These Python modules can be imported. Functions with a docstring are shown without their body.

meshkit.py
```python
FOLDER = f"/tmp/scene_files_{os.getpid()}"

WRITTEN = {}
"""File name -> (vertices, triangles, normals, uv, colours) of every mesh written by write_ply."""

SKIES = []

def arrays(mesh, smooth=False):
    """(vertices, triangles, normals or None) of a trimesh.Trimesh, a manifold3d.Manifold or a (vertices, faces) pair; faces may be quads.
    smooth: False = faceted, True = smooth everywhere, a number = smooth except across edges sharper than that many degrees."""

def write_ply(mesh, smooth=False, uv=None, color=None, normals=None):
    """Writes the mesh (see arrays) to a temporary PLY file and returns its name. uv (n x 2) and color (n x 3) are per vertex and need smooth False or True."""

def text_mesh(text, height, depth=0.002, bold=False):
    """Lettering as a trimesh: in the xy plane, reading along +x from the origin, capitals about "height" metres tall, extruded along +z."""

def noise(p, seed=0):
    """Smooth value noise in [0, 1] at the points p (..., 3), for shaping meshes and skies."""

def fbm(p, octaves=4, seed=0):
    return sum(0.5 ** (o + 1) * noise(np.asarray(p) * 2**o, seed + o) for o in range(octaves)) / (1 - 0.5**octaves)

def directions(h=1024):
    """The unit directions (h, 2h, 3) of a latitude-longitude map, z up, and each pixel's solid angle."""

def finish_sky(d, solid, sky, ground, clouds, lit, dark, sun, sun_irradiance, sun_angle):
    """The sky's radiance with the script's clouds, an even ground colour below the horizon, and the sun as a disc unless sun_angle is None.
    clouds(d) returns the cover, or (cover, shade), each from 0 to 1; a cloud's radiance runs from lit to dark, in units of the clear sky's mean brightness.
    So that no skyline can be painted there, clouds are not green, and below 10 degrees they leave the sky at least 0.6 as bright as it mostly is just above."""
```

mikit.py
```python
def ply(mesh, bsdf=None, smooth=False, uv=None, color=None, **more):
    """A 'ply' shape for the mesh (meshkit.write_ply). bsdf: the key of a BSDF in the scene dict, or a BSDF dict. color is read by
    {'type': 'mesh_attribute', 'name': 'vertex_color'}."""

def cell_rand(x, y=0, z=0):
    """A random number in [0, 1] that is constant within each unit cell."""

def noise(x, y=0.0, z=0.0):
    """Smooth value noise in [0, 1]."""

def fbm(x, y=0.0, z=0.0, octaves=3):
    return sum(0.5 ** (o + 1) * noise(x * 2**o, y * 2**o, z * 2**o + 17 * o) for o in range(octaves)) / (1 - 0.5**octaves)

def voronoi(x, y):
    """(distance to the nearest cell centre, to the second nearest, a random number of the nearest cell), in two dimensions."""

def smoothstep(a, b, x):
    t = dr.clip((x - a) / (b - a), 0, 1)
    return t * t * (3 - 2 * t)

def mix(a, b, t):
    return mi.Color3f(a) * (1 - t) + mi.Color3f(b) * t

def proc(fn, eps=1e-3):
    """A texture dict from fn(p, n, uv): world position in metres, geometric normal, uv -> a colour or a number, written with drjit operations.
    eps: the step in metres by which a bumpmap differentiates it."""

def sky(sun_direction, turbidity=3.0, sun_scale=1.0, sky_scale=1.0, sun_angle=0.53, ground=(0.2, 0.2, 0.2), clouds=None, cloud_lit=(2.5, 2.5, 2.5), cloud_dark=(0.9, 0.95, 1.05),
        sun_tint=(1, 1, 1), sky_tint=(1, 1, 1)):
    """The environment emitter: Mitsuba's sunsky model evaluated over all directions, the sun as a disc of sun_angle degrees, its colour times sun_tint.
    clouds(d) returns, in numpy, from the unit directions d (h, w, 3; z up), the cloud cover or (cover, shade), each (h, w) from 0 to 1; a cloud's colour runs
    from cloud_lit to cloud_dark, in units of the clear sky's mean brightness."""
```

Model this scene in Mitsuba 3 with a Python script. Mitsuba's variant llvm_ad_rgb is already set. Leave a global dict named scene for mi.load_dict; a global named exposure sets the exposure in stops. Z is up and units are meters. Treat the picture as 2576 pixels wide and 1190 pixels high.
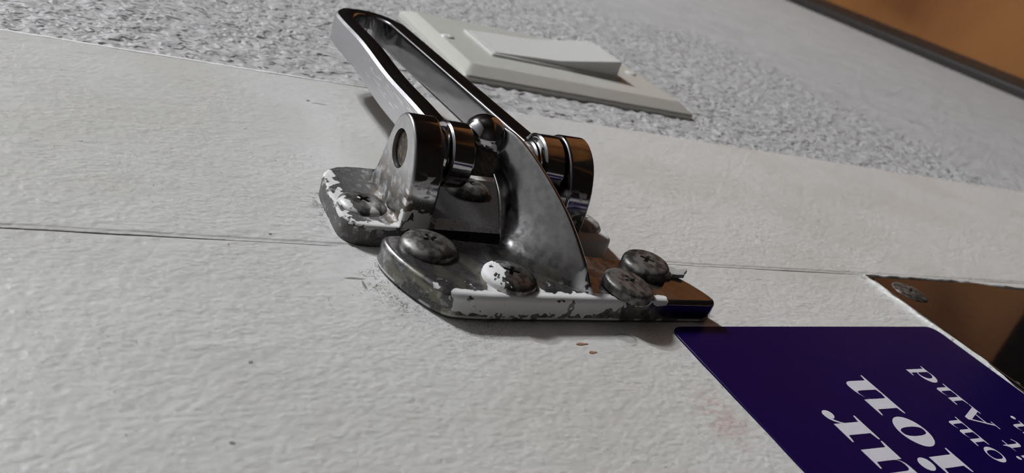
import math, random
import numpy as np, trimesh, drjit as dr, mitsuba as mi
import mikit, meshkit
import manifold3d as m3
from shapely.geometry import Polygon

random.seed(7); rng = np.random.default_rng(7)
T = mi.ScalarTransform4f
ZC = 1.265          # height of the camera above the floor; all latch measures below are millimetres relative to it

# ------------------------------------------------------------------ camera, light, exposure
CAM = np.array([0.0, -0.0783, ZC])
FWD = np.array([0.7622, 0.4108, -0.5001]); UP = np.array([0.5034, -0.8620, 0.0592])
scene = {'type': 'scene',
         'camera': {'type': 'thinlens', 'fov': 64.81, 'fov_axis': 'x', 'near_clip': 0.004, 'far_clip': 50.0,
                    'aperture_radius': 0.0005, 'focus_distance': 0.175,
                    'to_world': T().look_at(origin=CAM.tolist(), target=(CAM + FWD).tolist(), up=UP.tolist())}}
exposure = 0.0
LAMP = np.array([1.44, -1.25, ZC + 0.76])      # ceiling fitting with five bulbs
BULB = 800.0
labels = {}


K = 1.2568          # size of one unit of the door-side measures, in millimetres


def W(p, k=K):
    """door units (x right, out from the door, z relative to the camera) -> world metres; k=1: plain millimetres"""
    p = np.asarray(p, float) * k
    return np.stack([p[..., 0], -p[..., 1], p[..., 2] + ZC * 1000], -1) * 0.001


# ------------------------------------------------------------------ registering things
def key_for(name, parent=None):
    base = name if parent is None else parent + '__' + name
    k, n = base, 0
    while k in scene or k in labels or any(q.startswith(k + '__') for q in scene):
        n += 1
        k = f'{base}_{n:03d}'
    return k


def thing(name, label, cat, group=None):
    k = key_for(name)
    labels[k] = {'label': label, 'category': cat}
    if group:
        labels[k]['group'] = group
    return k


def obj(name, mesh, mat, parent=None, smooth=35, label=None, **more):
    k = key_for(name, parent)
    scene[k] = mikit.ply(mesh, mat, smooth=smooth, **more)
    if label:
        labels[k] = {'label': label}
    return k


def struct(name, mesh, mat, smooth=False, label=None):
    k = obj(name, mesh, mat, None, smooth)
    labels[k] = {'kind': 'structure'}
    if label:
        labels[k]['label'] = label
    return k


# ------------------------------------------------------------------ mesh helpers (millimetres)
def fixm(v, f):
    m = trimesh.Trimesh(v, f, process=False)
    if m.volume < 0:
        m.invert()
    return m


def spline(pts, n=8, closed=False):
    """Catmull-Rom through the points."""
    p = np.asarray(pts, float)
    if closed:
        q = np.vstack([p[-1], p, p[0], p[1]])
    else:
        q = np.vstack([2 * p[0] - p[1], p, 2 * p[-1] - p[-2]])
    out = []
    for i in range(len(q) - 3):
        a, b, c, d = q[i:i + 4]
        for t in np.arange(n) / n:
            out.append(0.5 * (2 * b + (c - a) * t + (2 * a - 5 * b + 4 * c - d) * t**2 + (3 * b - a - 3 * c + d) * t**3))
    if not closed:
        out.append(p[-1])
    return np.array(out)


def rounded(poly, r, n=6, step=1.2):
    """polygon with rounded corners (r: number or one per corner), resampled."""
    P = np.asarray(poly, float); N = len(P); r = np.broadcast_to(r, (N,))
    out = []
    for i in range(N):
        a, b, c = P[i - 1], P[i], P[(i + 1) % N]
        u, v = (a - b), (c - b); lu, lv = np.linalg.norm(u), np.linalg.norm(v); u, v = u / lu, v / lv
        half = math.acos(np.clip(u @ v, -1, 1)) / 2
        d = min(r[i] / max(math.tan(half), 1e-6), 0.48 * lu, 0.48 * lv)
        p0, p1 = b + u * d, b + v * d
        for t in np.linspace(0, 1, n + 1):
            out.append((1 - t)**2 * p0 + 2 * t * (1 - t) * b + t * t * p1)
    out = np.array(out); res = []
    for a, b in zip(out, np.roll(out, -1, 0)):
        k = max(1, int(np.linalg.norm(b - a) / step))
        for t in np.arange(k) / k:
            res.append(a + (b - a) * t)
    res = np.array(res)
    keep = np.linalg.norm(res - np.roll(res, 1, 0), axis=1) > 1e-4
    return res[keep]


def offset(loop, d):
    e = np.roll(loop, -1, 0) - loop
    n = np.stack([e[:, 1], -e[:, 0]], 1)
    n /= np.linalg.norm(n, axis=1, keepdims=True) + 1e-12
    vn = n + np.roll(n, 1, 0)
    vn /= np.linalg.norm(vn, axis=1, keepdims=True) + 1e-12
    k = np.clip(1 / np.maximum((vn * n).sum(1), 0.3), 1, 1.6)
    return loop + vn * (d * k)[:, None]


def rext(loop, c0, c1, r1=0.6, r0=0.0, n=4, crown=0.0):
    """outline (a, b) extruded from c0 to c1 with rounded rims -> vertices (a, b, c), faces"""
    loop = np.asarray(loop, float)
    if Polygon(loop).exterior.is_ccw is False:
        loop = loop[::-1]
    prof = []
    if r0:
        for t in np.linspace(0, 1, n + 1):
            prof.append((-r0 * (1 - math.sin(t * math.pi / 2)), c0 + r0 * (1 - math.cos(t * math.pi / 2))))
    else:
        prof.append((0, c0))
    for t in np.linspace(0, 1, n + 1):
        prof.append((-r1 * (1 - math.cos(t * math.pi / 2)), c1 - r1 + r1 * math.sin(t * math.pi / 2)))
    N = len(loop); V, F = [], []
    for d, c in prof:
        V.append(np.column_stack([offset(loop, d), np.full(N, c)]))
    for k in range(len(prof) - 1):
        i = np.arange(N); j = (i + 1) % N
        F += [np.column_stack([k * N + i, k * N + j, (k + 1) * N + j]), np.column_stack([k * N + i, (k + 1) * N + j, (k + 1) * N + i])]
    for k, up in ((0, False), (len(prof) - 1, True)):
        f2 = np.asarray(m3.triangulate([np.asarray(V[k][:, :2], np.float64)]), int)
        F.append((f2 if up else f2[:, ::-1]) + k * N)
    return np.vstack(V), np.vstack(F)


def plate(vf):            # (a=x, b=z, c=out)
    v, f = vf
    return fixm(W(np.column_stack([v[:, 0], v[:, 2], v[:, 1]])), f)


def prof_z(vf, z0):       # (a=x, b=out, c) extruded downwards from z0
    v, f = vf
    return fixm(W(np.column_stack([v[:, 0], v[:, 1], z0 - v[:, 2]])), f)


def lathe(profile, seg=40):
    """(r, h) profile from axis to axis -> solid about the local z axis"""
    p = np.asarray(profile, float); n = len(p); V = [[0, 0, p[0, 1]]]; F = []
    a = np.arange(seg) * 2 * np.pi / seg
    for r, h in p[1:-1]:
        V += [[r * math.cos(t), r * math.sin(t), h] for t in a]
    V.append([0, 0, p[-1, 1]]); L = len(V) - 1
    i = np.arange(seg); j = (i + 1) % seg
    F.append(np.column_stack([0 * i, 1 + j, 1 + i]))
    for k in range(n - 3):
        o, q = 1 + k * seg, 1 + (k + 1) * seg
        F += [np.column_stack([o + i, o + j, q + j]), np.column_stack([o + i, q + j, q + i])]
    o = 1 + (n - 3) * seg
    F.append(np.column_stack([o + i, o + j, 0 * i + L]))
    m = trimesh.Trimesh(np.array(V), np.vstack(F), process=False)
    if m.volume < 0:
        m.invert()
    return m


def man(m):
    return m3.Manifold(m3.Mesh(np.asarray(m.vertices, np.float32), np.asarray(m.faces, np.uint32)))


def unman(M):
    q = M.to_mesh()
    return trimesh.Trimesh(np.array(q.vert_properties[:, :3], float), np.array(q.tri_verts, int), process=False)


def sweep(path, up, section, caps=True):
    """section (k, 2): along the side direction and along up"""
    p = np.asarray(path, float); t = np.gradient(p, axis=0); t /= np.linalg.norm(t, axis=1, keepdims=True)
    up = np.asarray(up, float); side = np.cross(t, up); side /= np.linalg.norm(side, axis=1, keepdims=True)
    K = len(section)
    V = p[:, None] + side[:, None] * section[None, :, :1] + up[None, None] * section[None, :, 1:]
    F = []; i = np.arange(K); j = (i + 1) % K
    for a in range(len(p) - 1):
        F += [np.column_stack([a * K + i, a * K + j, (a + 1) * K + j]), np.column_stack([a * K + i, (a + 1) * K + j, (a + 1) * K + i])]
    V = V.reshape(-1, 3); n = len(V)
    V = np.vstack([V, p[:1], p[-1:]])
    F += [np.column_stack([j, i, 0 * i + n]), np.column_stack([(len(p) - 1) * K + i, (len(p) - 1) * K + j, 0 * i + n + 1])]
    return V, np.vstack(F)


def loft(sections):
    S = np.asarray(sections, float); A, K, _ = S.shape; F = []; i = np.arange(K); j = (i + 1) % K
    for a in range(A - 1):
        F += [np.column_stack([a * K + i, a * K + j, (a + 1) * K + j]), np.column_stack([a * K + i, (a + 1) * K + j, (a + 1) * K + i])]
    V = S.reshape(-1, 3); n = len(V); V = np.vstack([V, S[0].mean(0), S[-1].mean(0)])
    F += [np.column_stack([j, i, 0 * i + n]), np.column_stack([(A - 1) * K + i, (A - 1) * K + j, 0 * i + n + 1])]
    return V, np.vstack(F)


def grid(P):
    """P (n, m, 3) -> vertices, faces"""
    n, m, _ = P.shape
    i, j = np.meshgrid(np.arange(n - 1), np.arange(m - 1), indexing='ij')
    a = (i * m + j).ravel(); b = a + 1; c = a + m; d = c + 1
    return P.reshape(-1, 3), np.vstack([np.column_stack([a, c, d]), np.column_stack([a, d, b])])


# ------------------------------------------------------------------ materials
S, mix, fbm, noise = mikit.smoothstep, mikit.mix, mikit.fbm, mikit.noise


def loc(p):
    return p.x * (1000 / K), -p.y * (1000 / K), (p.z - ZC) * (1000 / K)


def rgb(c):
    return {'type': 'rgb', 'value': list(c)}


def principled(name, color, rough, metallic=0.0, bump=None, bscale=1.0, eps=1e-4, spec=0.5, **more):
    b = {'type': 'principled',
         'base_color': mikit.proc(color) if callable(color) else rgb(color),
         'roughness': mikit.proc(rough) if callable(rough) else float(rough),
         'metallic': mikit.proc(metallic) if callable(metallic) else float(metallic), 'specular': spec, **more}
    if bump is not None:
        b = {'type': 'bumpmap', 'arbitrary': mikit.proc(bump, eps), 'scale': bscale, 'bsdf': b}
    scene[name] = {'type': 'twosided', 'bsdf': b}
    return name


PAINT = (0.60, 0.60, 0.585)


def box2(x, z, cx, cz, hx, hz, r):
    qx, qz = dr.abs(x - cx) - hx + r, dr.abs(z - cz) - hz + r
    return dr.sqrt(dr.square(dr.maximum(qx, 0)) + dr.square(dr.maximum(qz, 0))) + dr.minimum(dr.maximum(qx, qz), 0) - r


def joinery_color(p, n, uv):
    x, o, z = loc(p)
    c = mix(PAINT, (0.55, 0.545, 0.52), S(0.35, 0.75, fbm(x * .045, z * .045, 3.1, 3)))
    c = mix(c, (.50, .50, .485), S(.45, .8, fbm(x * 2.4, z * 1.5, 12., 3)) * .5)
    # grime worked into the paint round the bracket and the nose of the strike
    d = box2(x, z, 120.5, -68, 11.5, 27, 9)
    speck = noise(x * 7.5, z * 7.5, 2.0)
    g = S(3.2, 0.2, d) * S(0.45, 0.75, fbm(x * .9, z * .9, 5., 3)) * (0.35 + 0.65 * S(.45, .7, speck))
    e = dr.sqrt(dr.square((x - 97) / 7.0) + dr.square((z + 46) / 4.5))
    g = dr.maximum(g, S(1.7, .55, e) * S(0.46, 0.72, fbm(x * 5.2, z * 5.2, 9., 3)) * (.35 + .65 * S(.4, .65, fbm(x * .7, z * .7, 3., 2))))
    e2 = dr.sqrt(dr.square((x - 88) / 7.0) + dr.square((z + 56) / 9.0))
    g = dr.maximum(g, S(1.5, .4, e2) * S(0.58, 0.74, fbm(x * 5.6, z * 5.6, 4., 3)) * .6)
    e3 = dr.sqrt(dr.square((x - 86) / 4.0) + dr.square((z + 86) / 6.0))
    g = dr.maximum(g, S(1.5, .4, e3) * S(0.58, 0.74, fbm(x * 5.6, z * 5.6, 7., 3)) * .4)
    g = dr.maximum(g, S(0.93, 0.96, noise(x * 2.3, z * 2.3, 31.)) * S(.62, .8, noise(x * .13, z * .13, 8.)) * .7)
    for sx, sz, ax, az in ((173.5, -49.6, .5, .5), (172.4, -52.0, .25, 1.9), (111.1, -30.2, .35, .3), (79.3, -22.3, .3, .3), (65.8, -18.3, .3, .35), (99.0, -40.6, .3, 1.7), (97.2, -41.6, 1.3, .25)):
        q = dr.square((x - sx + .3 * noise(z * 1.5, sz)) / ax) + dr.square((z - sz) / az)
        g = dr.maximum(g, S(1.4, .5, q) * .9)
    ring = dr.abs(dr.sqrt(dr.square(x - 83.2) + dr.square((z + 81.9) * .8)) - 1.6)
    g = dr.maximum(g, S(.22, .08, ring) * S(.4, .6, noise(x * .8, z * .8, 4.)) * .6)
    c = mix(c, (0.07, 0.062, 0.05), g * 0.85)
    # reddish rub mark beside the sticker, two tiny chips to bare wood
    r = dr.sqrt(dr.square((x - 64.0) / 7.0) + dr.square((z + 87.0) / 4.2))
    c = mix(c, (0.42, 0.22, 0.2), S(1.3, .2, r) * S(.25, .7, fbm(x * 1.1, z * .6, 6., 4)) * .42)
    return c


def joinery_bump(p, n, uv):
    x, o, z = loc(p)
    brush = fbm(x * .5 + 2 * noise(x * .1, z * .1), z * .22, 1., 3)
    return brush * .16 + fbm(x * .85, z * .6, 7., 2) * .12 + fbm(x * 2.1, z * 1.3, 5., 3) * .14 + S(.80, .9, noise(x * .35, z * .35, 3.3)) * .05


principled('joinery_paint', joinery_color, 0.36, bump=joinery_bump, bscale=0.001, eps=2e-4, spec=0.4)


def wall_height_dr(x, z):
    w = noise(x * .05, z * .05, 2.) * 3
    return S(.36, .64, fbm(x * .50 + w, z * .36 + w, 4., 4))


def wall_bump(p, n, uv):
    x, o, z = loc(p)
    return wall_height_dr(x, z) * .62 + fbm(x * 1.5, z * 1.1, 11., 3) * .36


principled('wall_paint', lambda p, n, uv: mix((0.42, 0.42, 0.42), (0.48, 0.48, 0.48), fbm(p.x * 60, p.z * 60, 3., 2)), 0.55,
           bump=wall_bump, bscale=0.001, eps=4e-4, spec=0.3)


def paint_flakes(x, o, z, k=1.0, sx=0.):
    return fbm(x * .55 * k + sx, o * .8 * k + z * .1, z * .55 * k, 3)


# chrome of the strike (door side): white paint slopped along the near rim, dirt and a painted-in dark reflection on the flat
def strike_masks(p):
    x, o, z = loc(p)
    f = fbm(x * .75, o * .75 + 3, z * .55, 4)
    low = 1.3 + 2.2 * S(-74, -86, z)
    band = S(90.6, 89.2, x) * S(-50.5, -53.0, z) * S(-95.0, -91.5, z) * S(7.2, 5.8, o) * S(low - .7, low + .5, o + 1.6 * (fbm(x, o, z * .9 + 3, 2) - .5))
    paint = S(.50, .54, f + band * .56 - .36)
    bits = S(.665, .68, fbm(x * .8, o * 1.1, z * .8 + 9, 3)) * S(93.5, 90, x) * S(6, 5, o) * S(-84, -80, z)
    nose = S(.56, .58, fbm(x * .7, o * .5, z * 1.0 + 5, 3)) * S(-52, -48, z) * S(1.4, 2.2, o) * S(4.4, 3.6, o) * S(102, 97, x) * .0
    foot = S(1.0, .8, o) * S(.42, .5, noise(x * .6, z * .6, 2.))            # painted line where the plate meets the door
    ridge = S(.50, .56, fbm(x * .6, o * .6 + 8, z * .6, 3)) * S(93.5, 90.5, x) * S(-73.5, -75.5, z) * S(-79, -77.5, z) * S(9.5, 7, o) * S(4.2, 4.8, o)
    paint = dr.clip(paint + bits + nose + foot * .8 + ridge, 0, 1)
    d = fbm(x * .9, o * .9 + 4, z * .9, 5)
    grit = noise(x * 7, o * 7, z * 7)
    flat = S(5.6, 4.9, o) * S(-98, -86, z)
    # greasy dirt towards the foot of the arm and by the nose
    foot2 = S(13.0, 5.0, o) * S(4.6, 5.2, o) * S(97, 103, x)
    foot3 = S(10.0, 5.0, o) * S(4.7, 5.4, o) * S(-76, -72, z)
    nosed = dr.maximum(S(-54, -47, z) * S(3.4, 1.0, o), .75 * S(99, 96, x) * S(-54, -52.5, z) * S(4.4, 3.6, o))
    dirt_and_shade = dr.clip(S(.28, .75, d) * (.30 + .25 * flat) + .62 * flat + dr.maximum(foot2, foot3) * S(.25, .6, d) * .8 + nosed * S(.35, .55, d) * .8, 0, 1) * (.7 + .3 * grit)
    return paint, dr.clip(dirt_and_shade, 0, 1)


CHROME = (0.43, 0.425, 0.43)


def strike_color(p, n, uv):
    a, d = strike_masks(p)
    x, o, z = loc(p)
    grime_and_shade = mix((.03, .0285, .027), (.13, .125, .085), S(.5, .7, noise(x * .5, o * .9, z * .5)) * S(103, 96, x))
    base = mix(CHROME, (.30, .285, .275), S(-80, -90, z))
    return mix(mix(base, grime_and_shade, d), (.66, .66, .66), a)


def strike_metal(p, n, uv):
    a, d = strike_masks(p)
    return (1 - a) * (1 - .25 * S(.1, .9, d))


def strike_rough(p, n, uv):
    a, d = strike_masks(p)
    x, o, z = loc(p)
    return dr.clip(.08 + .06 * fbm(x * .3, o * .3, z * .3) + .22 * d + .5 * a, .06, .9)


principled('strike_chrome', strike_color, strike_rough, strike_metal)


# chrome of the bracket (frame side)
def bracket_masks(p):
    x, o, z = loc(p)
    f = fbm(x * .7, o * .7 + 1, z * .6, 4)
    rim = S(112.5, 110, x) * S(2.7, 3.3, o) * S(5.4, 4.2, o) * S(-59, -55, z)
    rim = dr.maximum(rim, S(-45.5, -42.5, z) * S(2.7, 3.3, o) * S(4.6, 4, o))
    earfoot = S(112, 109.8, x) * S(8.2, 6.2, o) * S(2.6, 3.4, o) * S(-57, -55.4, z) * 1.15
    far = S(-85.4, -86.4, z)                                                # the lower lobe is painted over
    cen = S(4.0, 3.5, dr.abs(z + 67.8))
    tongue = dr.maximum(S(111.6, 111.1, x) * cen, S(113.9, 113.4, x) * (1 - cen)) * S(2.9, 3.4, o) * S(-55.8, -57, z) * S(-73, -71, z) * 1.1
    paint = S(.50, .54, f + .44 * dr.maximum(dr.maximum(rim, earfoot), tongue) - .36 + .9 * far)
    flecks = S(.555, .58, fbm(x * .4, o * 1.1, z * .6 + 4, 3)) * S(13.8, 12., o) * S(6, 8, o) * S(111.5, 110, x) * S(-86, -84, z)
    paint = dr.clip(paint + flecks, 0, 1)
    d = fbm(x * 1.0, o * 1.0, z * 1.0 + 7, 5)
    lobe = S(4.6, 3.8, o)
    earf = S(14., 6., o) * S(-50.9, -50.2, z)
    mid_shade = S(-55.2, -55.6, z) * S(-80.6, -80.2, z) * S(8, 5, o)  # shade between the ears, put into the colour
    dark_reflection = S(10.5, 7.5, o) * S(111.5, 109.6, x) * S(-49.8, -50.4, z) * 1.2  # ear fronts coloured darker to stand for the dark reflection in them
    dirt_and_shade = dr.clip(S(.28, .75, d) * (.12 + .6 * lobe) + earf * S(.30, .55, d) * .9 + mid_shade * 1.6 + dark_reflection + .7 * S(3.2, 2.2, o), 0, 1) * (.82 + .18 * noise(x * 5, o * 5, z * 5))  # real dirt, plus shade and dark reflections painted in
    return paint, dr.clip(dirt_and_shade, 0, 1)


def bracket_color(p, n, uv):
    a, d = bracket_masks(p)
    x, o, z = loc(p)
    grime_and_shade = mix((.06, .057, .053), (.12, .09, .06), S(.45, .65, noise(x * .5, o * .5, z * .5)) * S(-48, -50, z) * S(-52, -51, z))
    mid_shade = S(-55.2, -55.6, z) * S(-80.6, -80.2, z) * S(7, 5, o)
    grime_and_shade = mix(grime_and_shade, (.022, .021, .02), mid_shade)  # near-black tone stands for the shade between the ears
    return mix(mix(CHROME, grime_and_shade, d), (.64, .64, .63), a)


def bracket_metal(p, n, uv):
    a, d = bracket_masks(p)
    return (1 - a) * (1 - .45 * S(.1, .9, d))


def bracket_rough(p, n, uv):
    a, d = bracket_masks(p)
    top = S(-50.9, -50.4, (p.z - ZC) * 1000 / K)
    return dr.clip(.08 + .20 * top + .25 * d + .5 * a, .06, .9)


principled('bracket_chrome', bracket_color, bracket_rough, bracket_metal)


# swinging loop: worn satin on its upper side, polished elsewhere
def loop_rough(p, n, uv):
    x, o, z = loc(p)
    return .08 + .2 * S(.45, .6, n.z) * S(.9, .8, n.z) + .22 * S(.86, .97, n.z) * S(-58.5, -57.5, z) + .05 * fbm(x * .3, o * .3, z * .3)


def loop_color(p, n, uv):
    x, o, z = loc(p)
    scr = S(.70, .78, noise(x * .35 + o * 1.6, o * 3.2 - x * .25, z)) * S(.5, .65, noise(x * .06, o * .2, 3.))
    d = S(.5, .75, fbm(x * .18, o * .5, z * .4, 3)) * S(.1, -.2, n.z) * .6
    inner = S(.3, .7, n.z) * S(-60, -61, z)  # inner face coloured darker to stand for its dark reflection
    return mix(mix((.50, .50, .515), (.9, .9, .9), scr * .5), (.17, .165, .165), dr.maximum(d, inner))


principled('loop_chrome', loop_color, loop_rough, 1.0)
principled('polished_chrome', CHROME, 0.10, 1.0)


def screw_color(p, n, uv):
    x, o, z = loc(p)
    return mix((.20, .198, .19), (.06, .058, .053), S(.35, .65, fbm(x * .9, o * .9, z * .9, 4)))


principled('screw_metal', screw_color, 0.48, 0.65)


def screw_paint_mask(p):
    x, o, z = loc(p)
    # a smear of paint over one side of the head
    return S(.47, .5, fbm(x * .7 + 3, o * .3, z * .7, 4) + .45 * S(-62.6, -60.2, z) - .34)


principled('screw_metal_painted', lambda p, n, uv: mix(screw_color(p, n, uv), (.66, .66, .66), screw_paint_mask(p)),
           lambda p, n, uv: .36 + .3 * screw_paint_mask(p), lambda p, n, uv: .85 * (1 - screw_paint_mask(p)))


def lobe_screw_mask(p):
    x, o, z = loc(p)
    return S(.50, .53, fbm(x * .6, o * .3, z * .6 + 2, 3) + .36 * dr.maximum(S(115.2, 113, x), S(-44.2, -42.6, z) * S(118.5, 117, x)) - .30)


principled('lobe_screw_metal', lambda p, n, uv: mix(screw_color(p, n, uv), (.55, .55, .54), lobe_screw_mask(p)),
           0.4, lambda p, n, uv: .8 * (1 - lobe_screw_mask(p)))
principled('pin_rust', lambda p, n, uv: mix((.10, .08, .057), (.035, .03, .025), S(.35, .65, fbm(p.x * 1500, p.y * 1500, p.z * 1500, 3))), 0.7, 0.2)
principled('old_paint', lambda p, n, uv: mix((.50, .50, .48), (.30, .29, .27), S(.4, .7, fbm(p.x * 700, p.y * 700, p.z * 700, 3))), 0.6)
principled('flake_paint', (.36, .355, .34), 0.6)
principled('switch_plastic', (0.47, 0.47, 0.43), 0.35)
principled('rocker_plastic', (0.58, 0.58, 0.565), 0.35)
principled('sticker_film', lambda p, n, uv: mix((.004, .002, .05), (.008, .002, .042), fbm(p.x * 45, p.z * 45, 1., 2)), 0.22, spec=0.04)
principled('sticker_ink', (.62, .61, .66), 0.45)
principled('dark_brass', lambda p, n, uv: mix((.10, .07, .05), (.08, .056, .04), fbm(p.x * 300, p.z * 300, 1., 2)), 0.05, 1.0)


def floor_color(p, n, uv):
    x, y = p.x, p.y
    g = fbm(x * 9 + 2 * noise(x * 2, y * 2), y * 2.2, 1., 3)
    c = mix((.21, .085, .028), (.13, .048, .016), S(.35, .7, g))
    return mix(c, (.26, .115, .035), S(.55, .75, fbm(x * 5, y * 5, 8., 2)) * .6)


principled('floor_wood', floor_color, 0.5, spec=0.12)
principled('board_wood', lambda p, n, uv: mix((.016, .012, .011), (.009, .007, .0065), fbm(p.x * 6, p.y * 6, p.z * 1.2, 3)), 0.5, spec=0.25)
principled('rug_pile', lambda p, n, uv: mix((.012, .011, .012), (.024, .022, .022), noise(p.x * 300, p.y * 300)), 0.9, spec=.05)
principled('baseboard_paint', (.022, .019, .018), 0.5, spec=0.25)
principled('ceiling_paint', (.45, .455, .46), 0.8, spec=0.1)
principled('lamp_metal', (.5, .45, .36), 0.25, 1.0)

# ------------------------------------------------------------------ room
XR, YF, XL, HC = 1.76, -2.3, -1.06, 2.42          # right wall, front wall (behind the camera), left wall, ceiling height


def quad_room(name, c, u, v, mat, label=None):
    c, u, v = (np.array(q, float) for q in (c, u, v)); t = 0.02
    n = np.cross(u, v); n /= np.linalg.norm(n)
    m = trimesh.creation.box([1, 1, 1])
    P = m.vertices
    V = c + P[:, :1] * 2 * u + P[:, 1:2] * 2 * v + (P[:, 2:] - .5) * t * n
    return struct(name, fixm(V, m.faces), mat, False, label)


cx, cy = (XR + XL) / 2, (YF + 0.0023) / 2
hx, hy = (XR - XL) / 2, (0.0023 - YF) / 2
quad_room('floor', (cx, cy, 0), (hx + .02, 0, 0), (0, hy + .02, 0), 'floor_wood', 'orange-brown wooden floor')
quad_room('ceiling', (cx, cy, HC), (hx + .02, 0, 0), (0, -hy - .02, 0), 'ceiling_paint')
quad_room('wall_right', (XR, cy, HC / 2), (0, -hy - .02, 0), (0, 0, HC / 2), 'board_wood')
quad_room('wall_left', (XL, cy, HC / 2), (0, hy + .02, 0), (0, 0, HC / 2), 'board_wood')
quad_room('wall_front', (cx, YF, HC / 2), (-hx - .02, 0, 0), (0, 0, HC / 2), 'board_wood')

added_rug = thing('added_floor_rug', 'added dark charcoal floor mat, unseen, darkens what the chrome mirrors', 'added_rug')  # added out of view to cut floor bounce and darken metal reflections
v, f = rext(rounded([(-1.0, .10), (.545, .10), (.545, 1.62), (-1.0, 1.62)], .02, 4, .2), 0.0, .009, .003)
obj('pile', fixm(np.column_stack([v[:, 0], -v[:, 1], v[:, 2]]), f), 'rug_pile', added_rug, 35)
v, f = rext(rounded([(-1.0, .10), (.545, .10), (.545, .125), (-1.0, .125)], .004, 3, .2), 0.0, .0105, .002)
obj('binding', fixm(np.column_stack([v[:, 0], -v[:, 1], v[:, 2]]), f), 'rug_pile', added_rug, 35)

# the textured wall behind the casing (its face 2 mm behind the door face)
WO = -2.0


def axis(*seg):
    out = [np.array([seg[0][0]])]
    for a, b, s in seg:
        n = max(1, int(round(abs(b - a) / s)))
        out.append(np.linspace(a, b, n + 1)[1:])
    return np.concatenate(out)


def sm(a, b, x):
    t = np.clip((x - a) / (b - a), 0, 1)
    return t * t * (3 - 2 * t)


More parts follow.
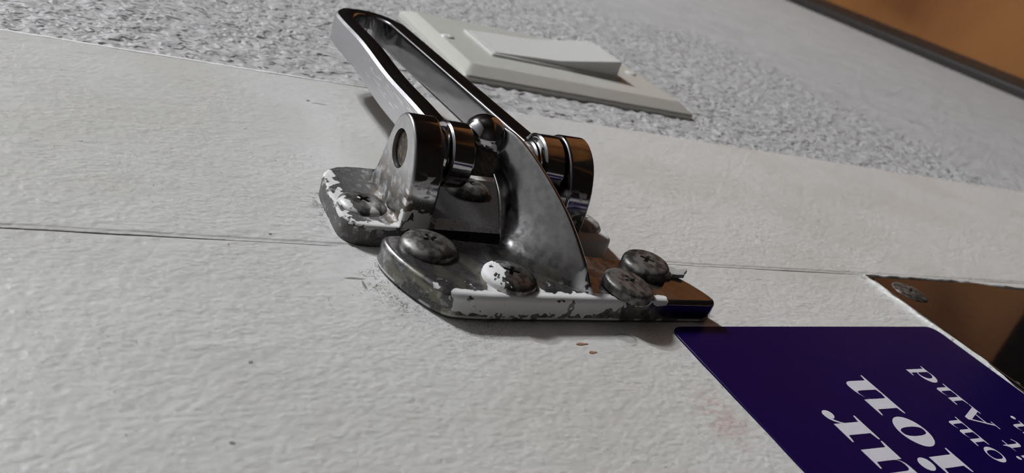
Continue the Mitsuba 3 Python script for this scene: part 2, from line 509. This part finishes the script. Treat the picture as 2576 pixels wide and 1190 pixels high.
gx = axis((200, 232, 32), (232, 520, 1.2), (520, 900, 6), (900, 1760, 60))
gz = axis((-1265, -900, 40), (-900, -480, 6), (-480, 40, 1.5), (40, 160, 8), (160, 1155, 100))
X, Z = np.meshgrid(gx, gz, indexing='ij')
P3 = np.stack([X, Z, 0 * X], -1)
hgt = sm(.40, .64, meshkit.fbm(P3 * [0.34, 0.25, 1] + [3.3, 1.7, .5], 3, 5)) * .72 + (meshkit.fbm(P3 * .32 + [0, 0, 2.2], 2, 9) - .5) * .5
fade = sm(520, 480, X) * sm(-480, -440, Z) * sm(40, 20, Z)
P = W(np.stack([X, WO + hgt * fade, Z], -1), 1)
P[..., 1] = -(WO + hgt * fade) / 1000
v, f = grid(P)
m = trimesh.Trimesh(v, f[:, ::-1], process=False)
struct('wall_back', m, 'wall_paint', True, 'light grey wall with a rough knockdown texture')
# baseboard along the wall
bb = rext(rounded([(0, -1265), (0, -1085), (14, -1085), (14, -1265)], [.2, 2, 6, .2], step=30), 240, 1759, 0.5)
v, f = bb
struct('baseboard_back', fixm(W(np.column_stack([v[:, 2], WO + v[:, 0], v[:, 1]]), 1), f), 'baseboard_paint', 35, 'dark baseboard between the wall and the wooden floor')


# door leaf and casing: a profile (x, out) swept along z, with uneven brushed paint
def profile_mesh(prof, zs, amp, seed):
    prof = np.asarray(prof, float)
    tan = np.gradient(prof, axis=0); nrm = np.stack([-tan[:, 1], tan[:, 0]], 1); nrm /= np.linalg.norm(nrm, axis=1, keepdims=True)
    Pm = np.zeros((len(prof), len(zs), 3)); Pm[..., :2] = prof[:, None]; Pm[..., 2] = zs[None]
    d = (meshkit.fbm(Pm * [.22, .22, .16], 3, seed) - .5) * amp + (meshkit.fbm(Pm * [.04, .04, .03], 2, seed + 4) - .5) * amp * 2
    Pm[..., 0] += nrm[:, None, 0] * d; Pm[..., 1] += nrm[:, None, 1] * d
    v, f = grid(W(Pm))
    return trimesh.Trimesh(v, f, process=False)


def arc(cx_, cy_, r, a0, a1, n=6):
    a = np.radians(np.linspace(a0, a1, n))
    return np.column_stack([cx_ + r * np.cos(a), cy_ + r * np.sin(a)])


zs = axis((-1000, -420, 40), (-420, -240, 3), (-240, 60, 1.0), (60, 160, 6), (160, 640, 60))
xs = axis((-700, -100, 60), (-100, 20, 4), (20, 107.9, 1.0))
door = np.vstack([[[-700, -35]], np.column_stack([xs, 0 * xs]), arc(108.15, -.3, .3, 85, 0), [[108.5, -3], [108.5, -35]]])
struct('door_1', profile_mesh(door, zs, .14, 3), 'joinery_paint', True, 'white painted door leaf with a blue sticker and a lock plate')
xs = axis((110.2, 188.4, 1.0),)
trim = np.vstack([[[108.52, -30], [108.46, -.13], [108.75, -.12], [109.0, -.1]], arc(109.8, -.95, 1.0, 120, 95, 4), np.column_stack([xs, 0 * xs + .05]),
                  arc(188.5, -1.0, 1.05, 85, 0, 8), [[189.6, -1.6], [189.6, -3], [189.6, -6]]])
zs2 = axis((-1005, -420, 40), (-420, -240, 3), (-240, 60, 1.0), (60, 160, 6), (160, 720, 60))
struct('trim_1', profile_mesh(trim, zs2, .14, 8), 'joinery_paint', True, 'white painted flat door casing beside the textured wall')
quad_room('trim_2', (-.96, .012, 1.05), (.078, 0, 0), (0, 0, 1.05), 'joinery_paint')
quad_room('trim_3', (-.40, .012, 2.13), (.64, 0, 0), (0, 0, .05), 'joinery_paint')

# whiter raised strip standing in for the highlight on the casing's outer edge
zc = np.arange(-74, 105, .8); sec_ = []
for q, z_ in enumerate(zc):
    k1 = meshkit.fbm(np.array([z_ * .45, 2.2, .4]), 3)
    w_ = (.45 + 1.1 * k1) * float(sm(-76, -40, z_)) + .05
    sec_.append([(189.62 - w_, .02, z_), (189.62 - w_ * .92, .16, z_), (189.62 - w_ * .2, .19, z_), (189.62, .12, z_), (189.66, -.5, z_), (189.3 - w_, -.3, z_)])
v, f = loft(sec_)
obj('edge_highlight', fixm(W(v), f), 'highlight_white', 'trim_1', 30, 'bright white strip painted in as the edge highlight')
principled('highlight_white', (.86, .86, .85), 0.35)

# ------------------------------------------------------------------ screws
def pan_head(r, h, rim, dome, slot=True):
    pr = [(0, -1.0), (r * .55, -1.0), (r * .55, 0), (r * .94, 0), (r, .12), (r, rim)]
    for t in np.linspace(0.12, 1, 7)[:-1]:
        pr.append((r * math.cos(t * math.pi / 2) ** .8, rim + (h - rim) * math.sin(t * math.pi / 2) * dome + (h - rim) * (1 - dome) * min(1, t * 3)))
    pr.append((0, h))
    M = man(lathe(pr, 44))
    cut = None
    for a in (0, 90):
        b = trimesh.creation.box([r * .80, r * .20, 2.0])
        v = b.vertices.copy(); low = v[:, 2] < 0
        v[low, :2] *= .6; b.vertices = v
        b.apply_transform(trimesh.transformations.rotation_matrix(math.radians(a), [0, 0, 1]))
        b.apply_translation([0, 0, h + .15])
        cut = man(b) if cut is None else cut + man(b)
    return unman(M - cut)


def screw(parent, xo, z, out, r, h, rim, dome, turn, mat, label=None, tilt=(0, 0)):
    m = pan_head(r, h, rim, dome)
    m.apply_transform(trimesh.transformations.euler_matrix(math.radians(tilt[0]), math.radians(tilt[1]), math.radians(turn), 'szyx'[0] + 'xyz'))
    v = m.vertices
    return obj('screw', fixm(W(np.column_stack([v[:, 0] + xo, v[:, 2] + out, v[:, 1] + z])), m.faces), mat, parent, 40, label)


# ------------------------------------------------------------------ swing bar latch on the frame
latch = thing('swing_bar_latch', 'chrome swing bar door guard with long slotted loop, screwed to the white casing', 'door guard')
base = rounded([(109, -50), (109, -41), (132, -41), (132, -95), (109, -95), (109, -86), (109, -80.5), (112.8, -80), (112.8, -72), (110.4, -71.2), (110.4, -64.4),
                (112.8, -63.8), (112.8, -56), (109, -55.6)], [.3, 8.5, 8.5, 8.5, 8.5, .3, .3, .3, .8, .8, .8, .8, .3, .3])
obj('base_plate', plate(rext(base, 0.05, 3.7, 0.7)), 'bracket_chrome', latch)

earp = spline([(109.0, 2.5), (109.0, 6), (109.05, 10), (109.9, 13.8), (112.0, 17.6), (115.2, 19.9), (118.3, 20.3), (121.0, 18.9), (122.7, 16.0), (123.9, 12.5), (125.0, 9), (126.2, 6.2), (128.2, 4.2), (130.6, 3.2), (131, 2.5)], 5)
for k, z0 in enumerate((-50.2, -80.3)):
    em = prof_z(rext(earp, 0, 5.3, .55, .55), z0)
    hole = lathe([(0, -1), (3.35, -1), (3.35, 1.0), (0, 1.0)], 40)
    v = hole.vertices                               # hole in the outer face
    zc = z0 - .35 if k == 0 else z0 - 5.3 + .35
    hm = fixm(W(np.column_stack([117.5 + v[:, 0], 14.2 + v[:, 1], zc + v[:, 2]])), hole.faces)
    obj('ear', unman(man(em) - man(hm)), 'bracket_chrome', latch, 35)
pin = lathe([(0, 0), (3.0, 0), (3.2, .25), (3.2, 29.8), (3.0, 30), (0, 30)], 40); v = pin.vertices
obj('hinge_pin', fixm(W(np.column_stack([117.5 + v[:, 0], 14.2 + v[:, 1], -80.2 - 4.7 + v[:, 2] + 3.9 + .0])), pin.faces), 'pin_rust', latch, 35, 'brown hinge pin end')
screw(latch, 116.4, -45.8, 3.2, 4.2, 1.7, .5, 1.0, 30, 'lobe_screw_metal', 'grey screw smeared with white paint')
screw(latch, 126.0, -69.5, 3.4, 4.3, 2.2, .7, 1.0, 10, 'screw_metal')
screw(latch, 116.4, -90.3, 3.2, 4.2, 1.9, .5, 1.0, 55, 'old_paint', 'screw painted over')

# loop: U-shaped bar with the two knuckles
path = np.vstack([np.array([[x, 14.0, -58.4] for x in np.linspace(119, 187, 30)]),
                  np.array([[187.6 + 6.9 * math.sin(a) * 1.05, 14.0, -65.2 + 6.8 * math.cos(a)] for a in np.linspace(.12, math.pi - .08, 18)]),
                  np.array([[x, 14.0, z] for x, z in zip(np.linspace(186.5, 119, 30), np.linspace(-72.05, -77.2, 30))])])
path = path + np.column_stack([0 * path[:, 0], .25 * np.sin(path[:, 0] * .16) * (path[:, 2] > -60), 0 * path[:, 0]])
sec = rounded([(-2.25, -3.5), (2.25, -3.5), (2.3, 0), (2.3, 2.93), (1.68, 3.46), (0, 3.75), (-2.25, 3.4), (-2.3, 0)], [1.2, 1.2, 3, .15, .15, 3, .8, 3], 8, .7)
v, f = sweep(path, (0, 1, 0), sec)
lp = obj('swing_loop', fixm(W(v), f), 'loop_chrome', latch, 26)
eye = [(0, 0), (3.3, 0), (4.0, .05), (4.35, .35), (4.4, .8), (4.75, 1.1), (5.4, 1.2), (5.75, 1.55), (5.75, 5.1), (5.45, 5.5), (0, 5.5)]
for z0, up in ((-56.2, 1), (-79.9, 0)):
    e = lathe(eye, 48); v = e.vertices
    zz = z0 - v[:, 2] if up else z0 + 5.5 - v[:, 2]
    obj('knuckle', fixm(W(np.column_stack([117.5 + v[:, 0], 14.2 + v[:, 1], zz])), e.faces), 'polished_chrome', lp, 35)

# ------------------------------------------------------------------ strike on the door, with curved arm and ball
strike = thing('latch_strike', 'chrome door guard strike with curved arm on the white door, paint-smeared rim', 'strike plate')
so = np.vstack([spline([(88.1, -55), (88.6, -52.2), (90.4, -50.0), (94.0, -47.8), (98.0, -46.1), (101.5, -45.3), (104.2, -45.5), (105.4, -47.2), (105.5, -50)], 6),
                [(105.2, -60), (104.4, -70), (102.8, -80)], spline([(102.2, -86), (101.6, -92), (99.8, -96.6), (96.5, -100.4), (92.5, -102.7), (89.6, -103.6), (88.3, -103.2), (87.9, -101.8), (87.9, -99.5)], 6),
                [(87.9, y) for y in np.arange(-98, -56, 2.0)]])
obj('base_plate', plate(rext(so, 0.35, 4.5, 1.0, .3, 5)), 'strike_chrome', strike, 40)

Fp = spline([(88.6, 3.9, -77.0), (90.0, 5.3, -76.3), (93.0, 9.0, -75.2), (99.3, 13.8, -73.6), (107.2, 17.8, -71.4), (114.6, 20.4, -69.0), (120.4, 20.3, -66.6)], 8)
Bp = spline([(101.2, 3.9, -63.6), (102.6, 4.6, -65.2), (105.0, 5.4, -66.6), (109.0, 7.2, -67.6), (112.6, 10.2, -67.9), (115.2, 13.4, -66.9), (117.6, 16.2, -65.6)], 8)
secs = []
for q, (a, b) in enumerate(zip(Fp, Bp)):
    t = q / (len(Fp) - 1)
    th = 5.2 * (1 - t) + 3.0 * t
    f2 = a + np.array([.25, -.25, -1.0])
    low = b + np.array([.8, -.6, -th - 1.0 + 1.5 * t])
    chord = b - a
    nrm = np.cross(chord, np.gradient(Fp, axis=0)[q]); nrm /= np.linalg.norm(nrm)
    if nrm[2] < 0:
        nrm = -nrm
    bulge = (1.0 * (1 - t) ** 4 + .9 * math.sin(math.pi * min(1, t)) ** .7)
    top = [(1 - s) * a + s * b + nrm * ((s / .62 if s < .62 else math.sqrt(max(0, 1 - ((s - .62) / .38) ** 2))) * bulge) for s in np.linspace(0, 1, 17)]
    back = [(1 - s) ** 2 * b + 2 * s * (1 - s) * (b + np.array([.9, -.3, -th * .4])) + s * s * low for s in np.linspace(0, 1, 6)[1:]]
    bot = [(1 - s) * low + s * f2 for s in np.linspace(0, 1, 7)[1:]]
    rim = [(1 - s) * f2 + s * a + np.array([-.28, .12, 0]) * 4 * s * (1 - s) for s in np.linspace(0, 1, 4)[1:-1]]
    secs.append(top + back + bot + rim)
v, f = loft(secs)
arm = obj('curved_arm', fixm(W(v), f), 'strike_chrome', strike, 42)
ball = trimesh.creation.icosphere(4, 3.9); v = ball.vertices
obj('ball_end', fixm(W(v + [118.6, 18.0, -65.4]), ball.faces), 'polished_chrome', strike, True)
screw(strike, 101.4, -52.3, 4.2, 4.6, 2.2, .7, 1.0, 20, 'screw_metal')
screw(strike, 92.9, -63.0, 4.3, 4.5, 2.0, .7, .95, 60, 'screw_metal_painted', 'grey screw with a white paint smear')
screw(strike, 91.2, -85.0, 4.3, 4.5, 2.2, 1.3, .75, 12, 'screw_metal', None, (4, -3))
screw(strike, 98.0, -93.4, 4.3, 4.4, 2.6, 1.4, .75, 40, 'screw_metal', None, (-5, 2))
# curl of old paint under the outermost screw
fl = []
for a in np.linspace(0, 2 * math.pi, 22)[:-1]:
    r = 1 + .22 * math.sin(3 * a + 1) + .16 * math.sin(7 * a)
    fl.append((96.9 + 1.9 * r * math.cos(a), -98.0 + 3.4 * r * math.sin(a)))
v, f = rext(np.array(fl), 4.55, 5.25, .2)
v[:, 2] += .10 * (v[:, 1] + 98) ** 2 * .35
obj('paint_flake', plate((v, f)), 'flake_paint', strike, 35, 'loose curl of old white paint')

# ------------------------------------------------------------------ light switch on the wall
sw = thing('light_switch', 'off-white wall plate with a rocker light switch on the grey textured wall', 'light switch')


def on_wall(vf):
    v, f = vf
    return fixm(W(np.column_stack([v[:, 0], WO + v[:, 2], v[:, 1]]), 1), f)


pl = rounded([(269.6, -133.5), (269.6, -248.5), (354, -248.5), (354, -133.5)], 2.2, 6, 4)
ring = []                                           # bevelled plate: (inset, height) steps
N = len(pl); ccw = pl if Polygon(pl).exterior.is_ccw else pl[::-1]
steps = [(0, .3), (0, 2.0), (.5, 2.7), (1.2, 3.1), (7.0, 5.3), (7.6, 5.5), (8.4, 5.6)]
V = []; F = []
pc = np.array([311.8, -191.0])
for d, h_ in steps:
    s = np.array([1 - d / 42.2, 1 - d / 57.5 * .62])
    V.append(np.column_stack([pc + (ccw - pc) * s, np.full(N, h_)]))
i = np.arange(N); j = (i + 1) % N
for k in range(len(steps) - 1):
    F += [np.column_stack([k * N + i, k * N + j, (k + 1) * N + j]), np.column_stack([k * N + i, (k + 1) * N + j, (k + 1) * N + i])]
V = np.vstack(V); V = np.vstack([V, [[*pc, .3]], [[*pc, 5.6]]]); n = len(V)
F += [np.column_stack([j, i, 0 * i + n - 2]), np.column_stack([(len(steps) - 1) * N + i, (len(steps) - 1) * N + j, 0 * i + n - 1])]
pm = on_wall((V, np.vstack(F)))
opening = on_wall(rext(rounded([(293.3, -154.2), (293.3, -221.4), (327.7, -221.4), (327.7, -154.2)], 1.5), 2.0, 9, .01))
obj('cover_plate', unman(man(pm) - man(opening)), 'switch_plastic', sw, 22)
fr = rounded([(293.5, -154.5), (293.5, -221.2), (327.5, -221.2), (327.5, -154.5)], 1.4)
inner = rounded([(295.0, -156.0), (295.0, -219.7), (326.0, -219.7), (326.0, -156.0)], 1.2)
obj('frame', unman(man(on_wall(rext(fr, 2.2, 6.6, .4))) - man(on_wall(rext(inner, 3.6, 9, .01)))), 'rocker_plastic', sw, 30)
# rocker paddle: upper half pressed in, lower half standing out
zz = [-156.4, -188, -219.2]; oo = [6.9, 8.6, 13.6]
V = []
rp = [(295.3 + t, b) for t, b in ((0, -1.), (0, -.25), (.25, 0), (30.15, 0), (30.4, -.25), (30.4, -1.))]
for z_, o_ in zip(zz, oo):
    V.append([(x, z_, o_ + b) for x, b in rp[1:5]] + [(325.7, z_, 2.4), (295.3, z_, 2.4)])
Vp, Fpd = loft([[(x, o, z_) for x, z_, o in s] for s in V])
obj('rocker', fixm(W(np.column_stack([Vp[:, 0], Vp[:, 1] + WO, Vp[:, 2]]), 1), Fpd), 'rocker_plastic', sw, 12)
for z_ in (-141.0, -238.0):
    hd = lathe([(0, -.5), (2.9, -.5), (3.1, -.1), (2.6, .45), (1.4, .75), (0, .85)], 28)
    cutb = trimesh.creation.box([5, .8, 1.0]); cutb.apply_translation([0, 0, 1.0])
    hd = unman(man(hd) - man(cutb)); v = hd.vertices
    obj('screw', fixm(W(np.column_stack([311 + v[:, 0], WO + 5.6 + v[:, 2], z_ + v[:, 1]]), 1), hd.faces), 'rocker_plastic', sw, 40)

# ------------------------------------------------------------------ blue sticker on the door
st = thing('door_sticker', 'dark blue printed sticker with white lettering on the white door', 'sticker')
sp = rounded([(86.4, -93.0), (86.8, -168.0), (-45, -168.0), (-45, -93.0)], [3.0, 3.0, 3.0, 3.0], 8, 3)
obj('sheet', plate(rext(sp, 0.10, 0.42, .05, 0, 1)), 'sticker_film', st, 30)


def bez(*cmds):
    """('M', p), ('L', p), ('C', a, b, p) -> polygon"""
    out = []
    for c in cmds:
        if c[0] in 'ML':
            out.append(np.array(c[1], float))
        else:
            p0 = out[-1]; a, b, q = (np.array(k, float) for k in c[1:])
            for t in np.linspace(0, 1, 9)[1:]:
                out.append((1 - t)**3 * p0 + 3 * t * (1 - t)**2 * a + 3 * t * t * (1 - t) * b + t**3 * q)
    return np.array(out)


def stem(x0, x1, y0, y1, sl=.22, sr=.22, thin=.045):
    return Polygon([(x0 - sl, y0), (x1 + sr, y0), (x1 + sr, y0 + thin), (x1, y0 + .10), (x1, y1), (x0 - sl, y1), (x0 - sl, y1 - thin), (x0, y1 - .10), (x0, y0 + .10), (x0 - sl, y0 + thin)])


def ellipse(cx, cy, rx, ry, n=48):
    a = np.linspace(0, 2 * np.pi, n, endpoint=False)
    return Polygon(np.column_stack([cx + rx * np.cos(a), cy + ry * np.sin(a)]))


def superell(cx, cy, rx, ry, e=.72, n=48):
    a = np.linspace(0, 2 * np.pi, n, endpoint=False)
    c, s = np.cos(a), np.sin(a)
    return Polygon(np.column_stack([cx + rx * np.sign(c) * abs(c)**e, cy + ry * np.sign(s) * abs(s)**e]))


def glyph(ch, w):
    """letters in units of the x-height, w = thickness of a main stem -> (polygon, advance)"""
    def hump(x, x2):       # arch from stem right edge x to the stem that starts at x2
        arch = Polygon(bez(('M', (x - .02, .70)), ('C', (x + .10, .93), (x2 - .10, 1.02), (x2 + w * .45, 1.02)), ('C', (x2 + w * .9, 1.02), (x2 + w, .90), (x2 + w, .70)), ('L', (x2 + w, .3)),
                           ('L', (x2, .3)), ('L', (x2, .72)), ('C', (x2, .90), (x2 - .04, .93), (x2 - .10, .93)), ('C', (x + .12, .93), (x, .8), (x - .02, .62))))
        return arch.buffer(0).union(stem(x2, x2 + w, 0, .6).difference(Polygon([(x2 - .5, .3), (x2 + w + .5, .3), (x2 + w + .5, .8), (x2 - .5, .8)])))
    first = stem(0.22, .22 + w, 0, 1.0).difference(Polygon([(.22 + w, .5), (1.5, .5), (1.5, 1.2), (.22 + w, 1.2)]))
    if ch == 'n':
        g = .36 if w > .3 else .42
        x2 = .22 + w + g
        return first.union(hump(.22 + w, x2)), x2 + w + .26
    if ch == 'm':
        g = .30 if w > .3 else .40
        x2 = .22 + w + g; x3 = x2 + w + g
        return first.union(hump(.22 + w, x2)).union(hump(x2 + w, x3)), x3 + w + .26
    if ch == 'u':
        g = .36 if w > .3 else .42
        x2 = .22 + w + g
        P = Polygon(bez(('M', (0, 1)), ('L', (.22 + w, 1)), ('L', (.22 + w, .26)), ('C', (.22 + w, .10), (.30 + w, .07), (.36 + w, .07)), ('C', (x2 - .05, .07), (x2, .18), (x2, .32)),
                        ('L', (x2, .90)), ('L', (x2 - .20, .955)), ('L', (x2 - .20, 1)), ('L', (x2 + w, 1)), ('L', (x2 + w, .10)), ('L', (x2 + w + .2, .045)), ('L', (x2 + w + .2, 0)), ('L', (x2, 0)), ('L', (x2, .2)),
                        ('C', (x2 - .08, .02), (.45 + w, -.02), (.22 + w * .6, -.02)), ('C', (.3, -.02), (.22, .12), (.22, .28)), ('L', (.22, .90)), ('L', (0, .955))))
        return P.buffer(0), x2 + w + .22
    if ch == 'r':
        g = .22 + w
        flag = Polygon(bez(('M', (g - .02, .66)), ('C', (g + .05, .90), (g + .16, 1.02), (g + .30, 1.02)), ('L', (g + .34, .94)), ('C', (g + .2, .94), (g + .05, .80), (g - .02, .56))))
        return first.union(flag.buffer(0)).union(ellipse(g + .33, .86, .155, .165)), g + .55
    if ch == 'o':
        rx = .56 if w > .3 else .50
        return ellipse(rx + .04, .5, rx, .53).difference(superell(rx + .04, .5, rx - w * .98, .46, .8)), 2 * rx + .1
    if ch == 'i':
        return stem(.22, .22 + w, 0, 1, .22, .22).difference(Polygon([(.22 + w, .5), (2, .5), (2, 1.2), (.22 + w, 1.2)])).union(ellipse(.22 + w / 2, 1.36, w * .56, w * .56)), .46 + w
    if ch == 'd':
        rx = .5
        bowl = ellipse(rx, .5, rx - .02, .53).difference(ellipse(rx + .10, .5, rx - w + .02, .455))
        bowl = bowl.difference(Polygon([(.80, -1), (2, -1), (2, 2), (.80, 2)]))
        st_ = Polygon([(.74, 0), (.74 + w + .18, 0), (.74 + w + .18, .05), (.74 + w, .1), (.74 + w, 1.55), (.56, 1.55), (.56, 1.50), (.74, 1.45)])
        return bowl.union(st_), 1.0 + w
    if ch == 'A':
        P = Polygon([(.1, 0), (.62, 1.5), (.80, 1.5), (1.30, .0), (1.02, 0), (.62, 1.22), (.19, 0)])
        P = P.union(Polygon([(.26, .45), (.92, .45), (.92, .52), (.26, .52)])).union(Polygon([(-.06, 0), (.38, 0), (.38, .05), (-.06, .05)])).union(Polygon([(.88, 0), (1.46, 0), (1.46, .05), (.88, .05)]))
        return P, 1.46
    if ch == 't':
        P = Polygon(bez(('M', (0, .94)), ('L', (.2, .98)), ('C', (.3, 1.05), (.38, 1.2), (.40, 1.34)), ('L', (.2 + w + .02, 1.34)), ('L', (.2 + w + .02, 1.0)), ('L', (.62 + w * .4, 1.0)), ('L', (.62 + w * .4, .94)), ('L', (.2 + w, .94)),
                        ('L', (.2 + w, .22)), ('C', (.2 + w, .05), (.55, .02), (.68, .22)), ('L', (.72, .18)), ('C', (.62, -.06), (.2, -.1), (.2, .2)), ('L', (.2, .94))))
        return P.buffer(0), .78
    if ch == '.':
        return ellipse(.2, .13, .15, .15), .45
    raise KeyError(ch)


def line(text, x_end, z_base, xh, w, squeeze=1.0, gap=.04):
    pieces, x = [], 0.0
    for ch in text:
        g, adv = glyph(ch, w)
        pieces.append((x, g)); x += adv + gap
    total = x - gap
    for x0, g in pieces:
        ms = []
        for q in getattr(g, 'geoms', [g]):
            m_ = trimesh.creation.extrude_polygon(q, .06, engine='earcut')
            v = m_.vertices.copy()
            v = np.column_stack([x_end + (v[:, 0] + x0 - total) * xh * squeeze, .40 + v[:, 2], z_base + v[:, 1] * xh])
            ms.append(fixm(W(v), m_.faces))
        obj('letter', trimesh.util.concatenate(ms), 'sticker_ink', st, False)


line('our', 64.2, -114.3, 6.5, .40, 1.0)
line('ion', 72.0, -127.1, 6.3, .40, 1.0)
line('om', 60.0, -138.8, 3.3, .22, 1.1)
line('it', 53.8, -146.8, 3.4, .22, 1.1)
line('And', 74.0, -146.9, 3.6, .22, 1.2)
line('n.', 59.2, -155.1, 3.2, .22, 1.0)

# ------------------------------------------------------------------ lock plate on the door
lk = thing('lock_plate', 'polished brown metal lock plate set in the white door, edges slopped with paint', 'lock plate')
lpo = rounded([(106.0, -169.2), (105.6, -200), (105.9, -212), (103.4, -224), (102.9, -300), (20, -300), (20, -169.6)], [1.5, 4, 3, 4, 2, 4, 2])
obj('plate', plate(rext(lpo, 0.0, 0.9, .25)), 'dark_brass', lk, 35)
screw(lk, 99.8, -176.2, .5, 4.3, 1.1, .4, 1.0, 35, 'screw_metal')
# ragged ridge of paint along the plate's edge
def ridge(pts, w_, h_, seed):
    p = spline(pts, 14); n = len(p)
    t = np.gradient(p, axis=0); t /= np.linalg.norm(t, axis=1, keepdims=True); s = np.column_stack([-t[:, 1], t[:, 0]])
    secs_ = []
    for q in range(n):
        k1 = meshkit.fbm(np.array([q * .35, seed, .3]), 3); k2 = meshkit.fbm(np.array([q * .35, seed + 5, .7]), 3)
        ww, hh = w_ * (.45 + 1.1 * k1), h_ * (.5 + k2)
        c = p[q] + s[q] * (k1 - .5) * w_ * .9
        secs_.append([(c[0] + s[q, 0] * ww * a, b * hh + .02, c[1] + s[q, 1] * ww * a) for a, b in ((-1, 0), (-.8, .6), (-.35, 1), (.3, .95), (.75, .6), (1, 0))])
    v, f = loft(secs_)
    return fixm(W(v), f)


obj('paint_rim', ridge([(107.6, -167.5), (104.0, -168.6), (88, -168.9), (60, -170.2), (19, -170.4)], .6, .8, 2), 'joinery_paint', lk, 60, 'ragged white paint edge')
obj('paint_rim', ridge([(107.2, -168.0), (107.0, -185), (107.0, -205), (105.6, -220), (104.6, -240), (104, -300)], .9, .9, 11), 'joinery_paint', lk, 60, 'ragged white paint edge')

# tiny chips where the door's paint is missing
for x_, z_, a, lab in ((82.1, -72.6, 1.1, 'longer brown chip of bare wood in the white door paint, nearer the strike'),
                       (80.0, -73.4, .75, 'shorter brown chip of bare wood in the white door paint, farther from the strike')):
    c = thing('paint_chip', lab, 'paint chip', 'bare wood chips below the strike')
    pts = np.array([(x_ + .28 * math.cos(t) * (1 + .3 * math.sin(3 * t)), z_ + a * math.sin(t)) for t in np.linspace(0, 2 * math.pi, 14)[:-1]])
    obj('chip', plate(rext(pts, 0.0, .16, .03, 0, 1)), 'chip_wood', c, False)
principled('chip_wood', (.30, .17, .10), .7)

# ------------------------------------------------------------------ ceiling lamp (lights the room)
lamp = thing('ceiling_lamp', 'brass ceiling lamp with five bare bulbs', 'ceiling lamp')
rose = lathe([(0, 0), (.055, 0), (.06, -.012), (.03, -.03), (.012, -.036), (.012, -.36), (0, -.36)], 32)
rose.apply_translation([LAMP[0], LAMP[1], HC]); rose.invert() if rose.volume < 0 else None
obj('rose', rose, 'lamp_metal', lamp, 35)
for k in range(5):
    a = 2 * math.pi * k / 5 + .3
    d = np.array([math.cos(a), math.sin(a), 0])
    p0 = np.array([LAMP[0], LAMP[1], HC - .35]); p1 = LAMP + d * .13 + [0, 0, .05]
    s_ = trimesh.creation.cylinder(.006, segment=[p0, p1], sections=12)
    obj('lamp_arm', s_, 'lamp_metal', lamp, 35)
    b = trimesh.creation.icosphere(3, .030); b.apply_translation(LAMP + d * .13)
    kk = key_for('bulb', lamp)
    scene[kk] = mikit.ply(b, 'lamp_metal', smooth=True, emitter={'type': 'area', 'radiance': rgb((BULB * .985, BULB, BULB * 1.02))})
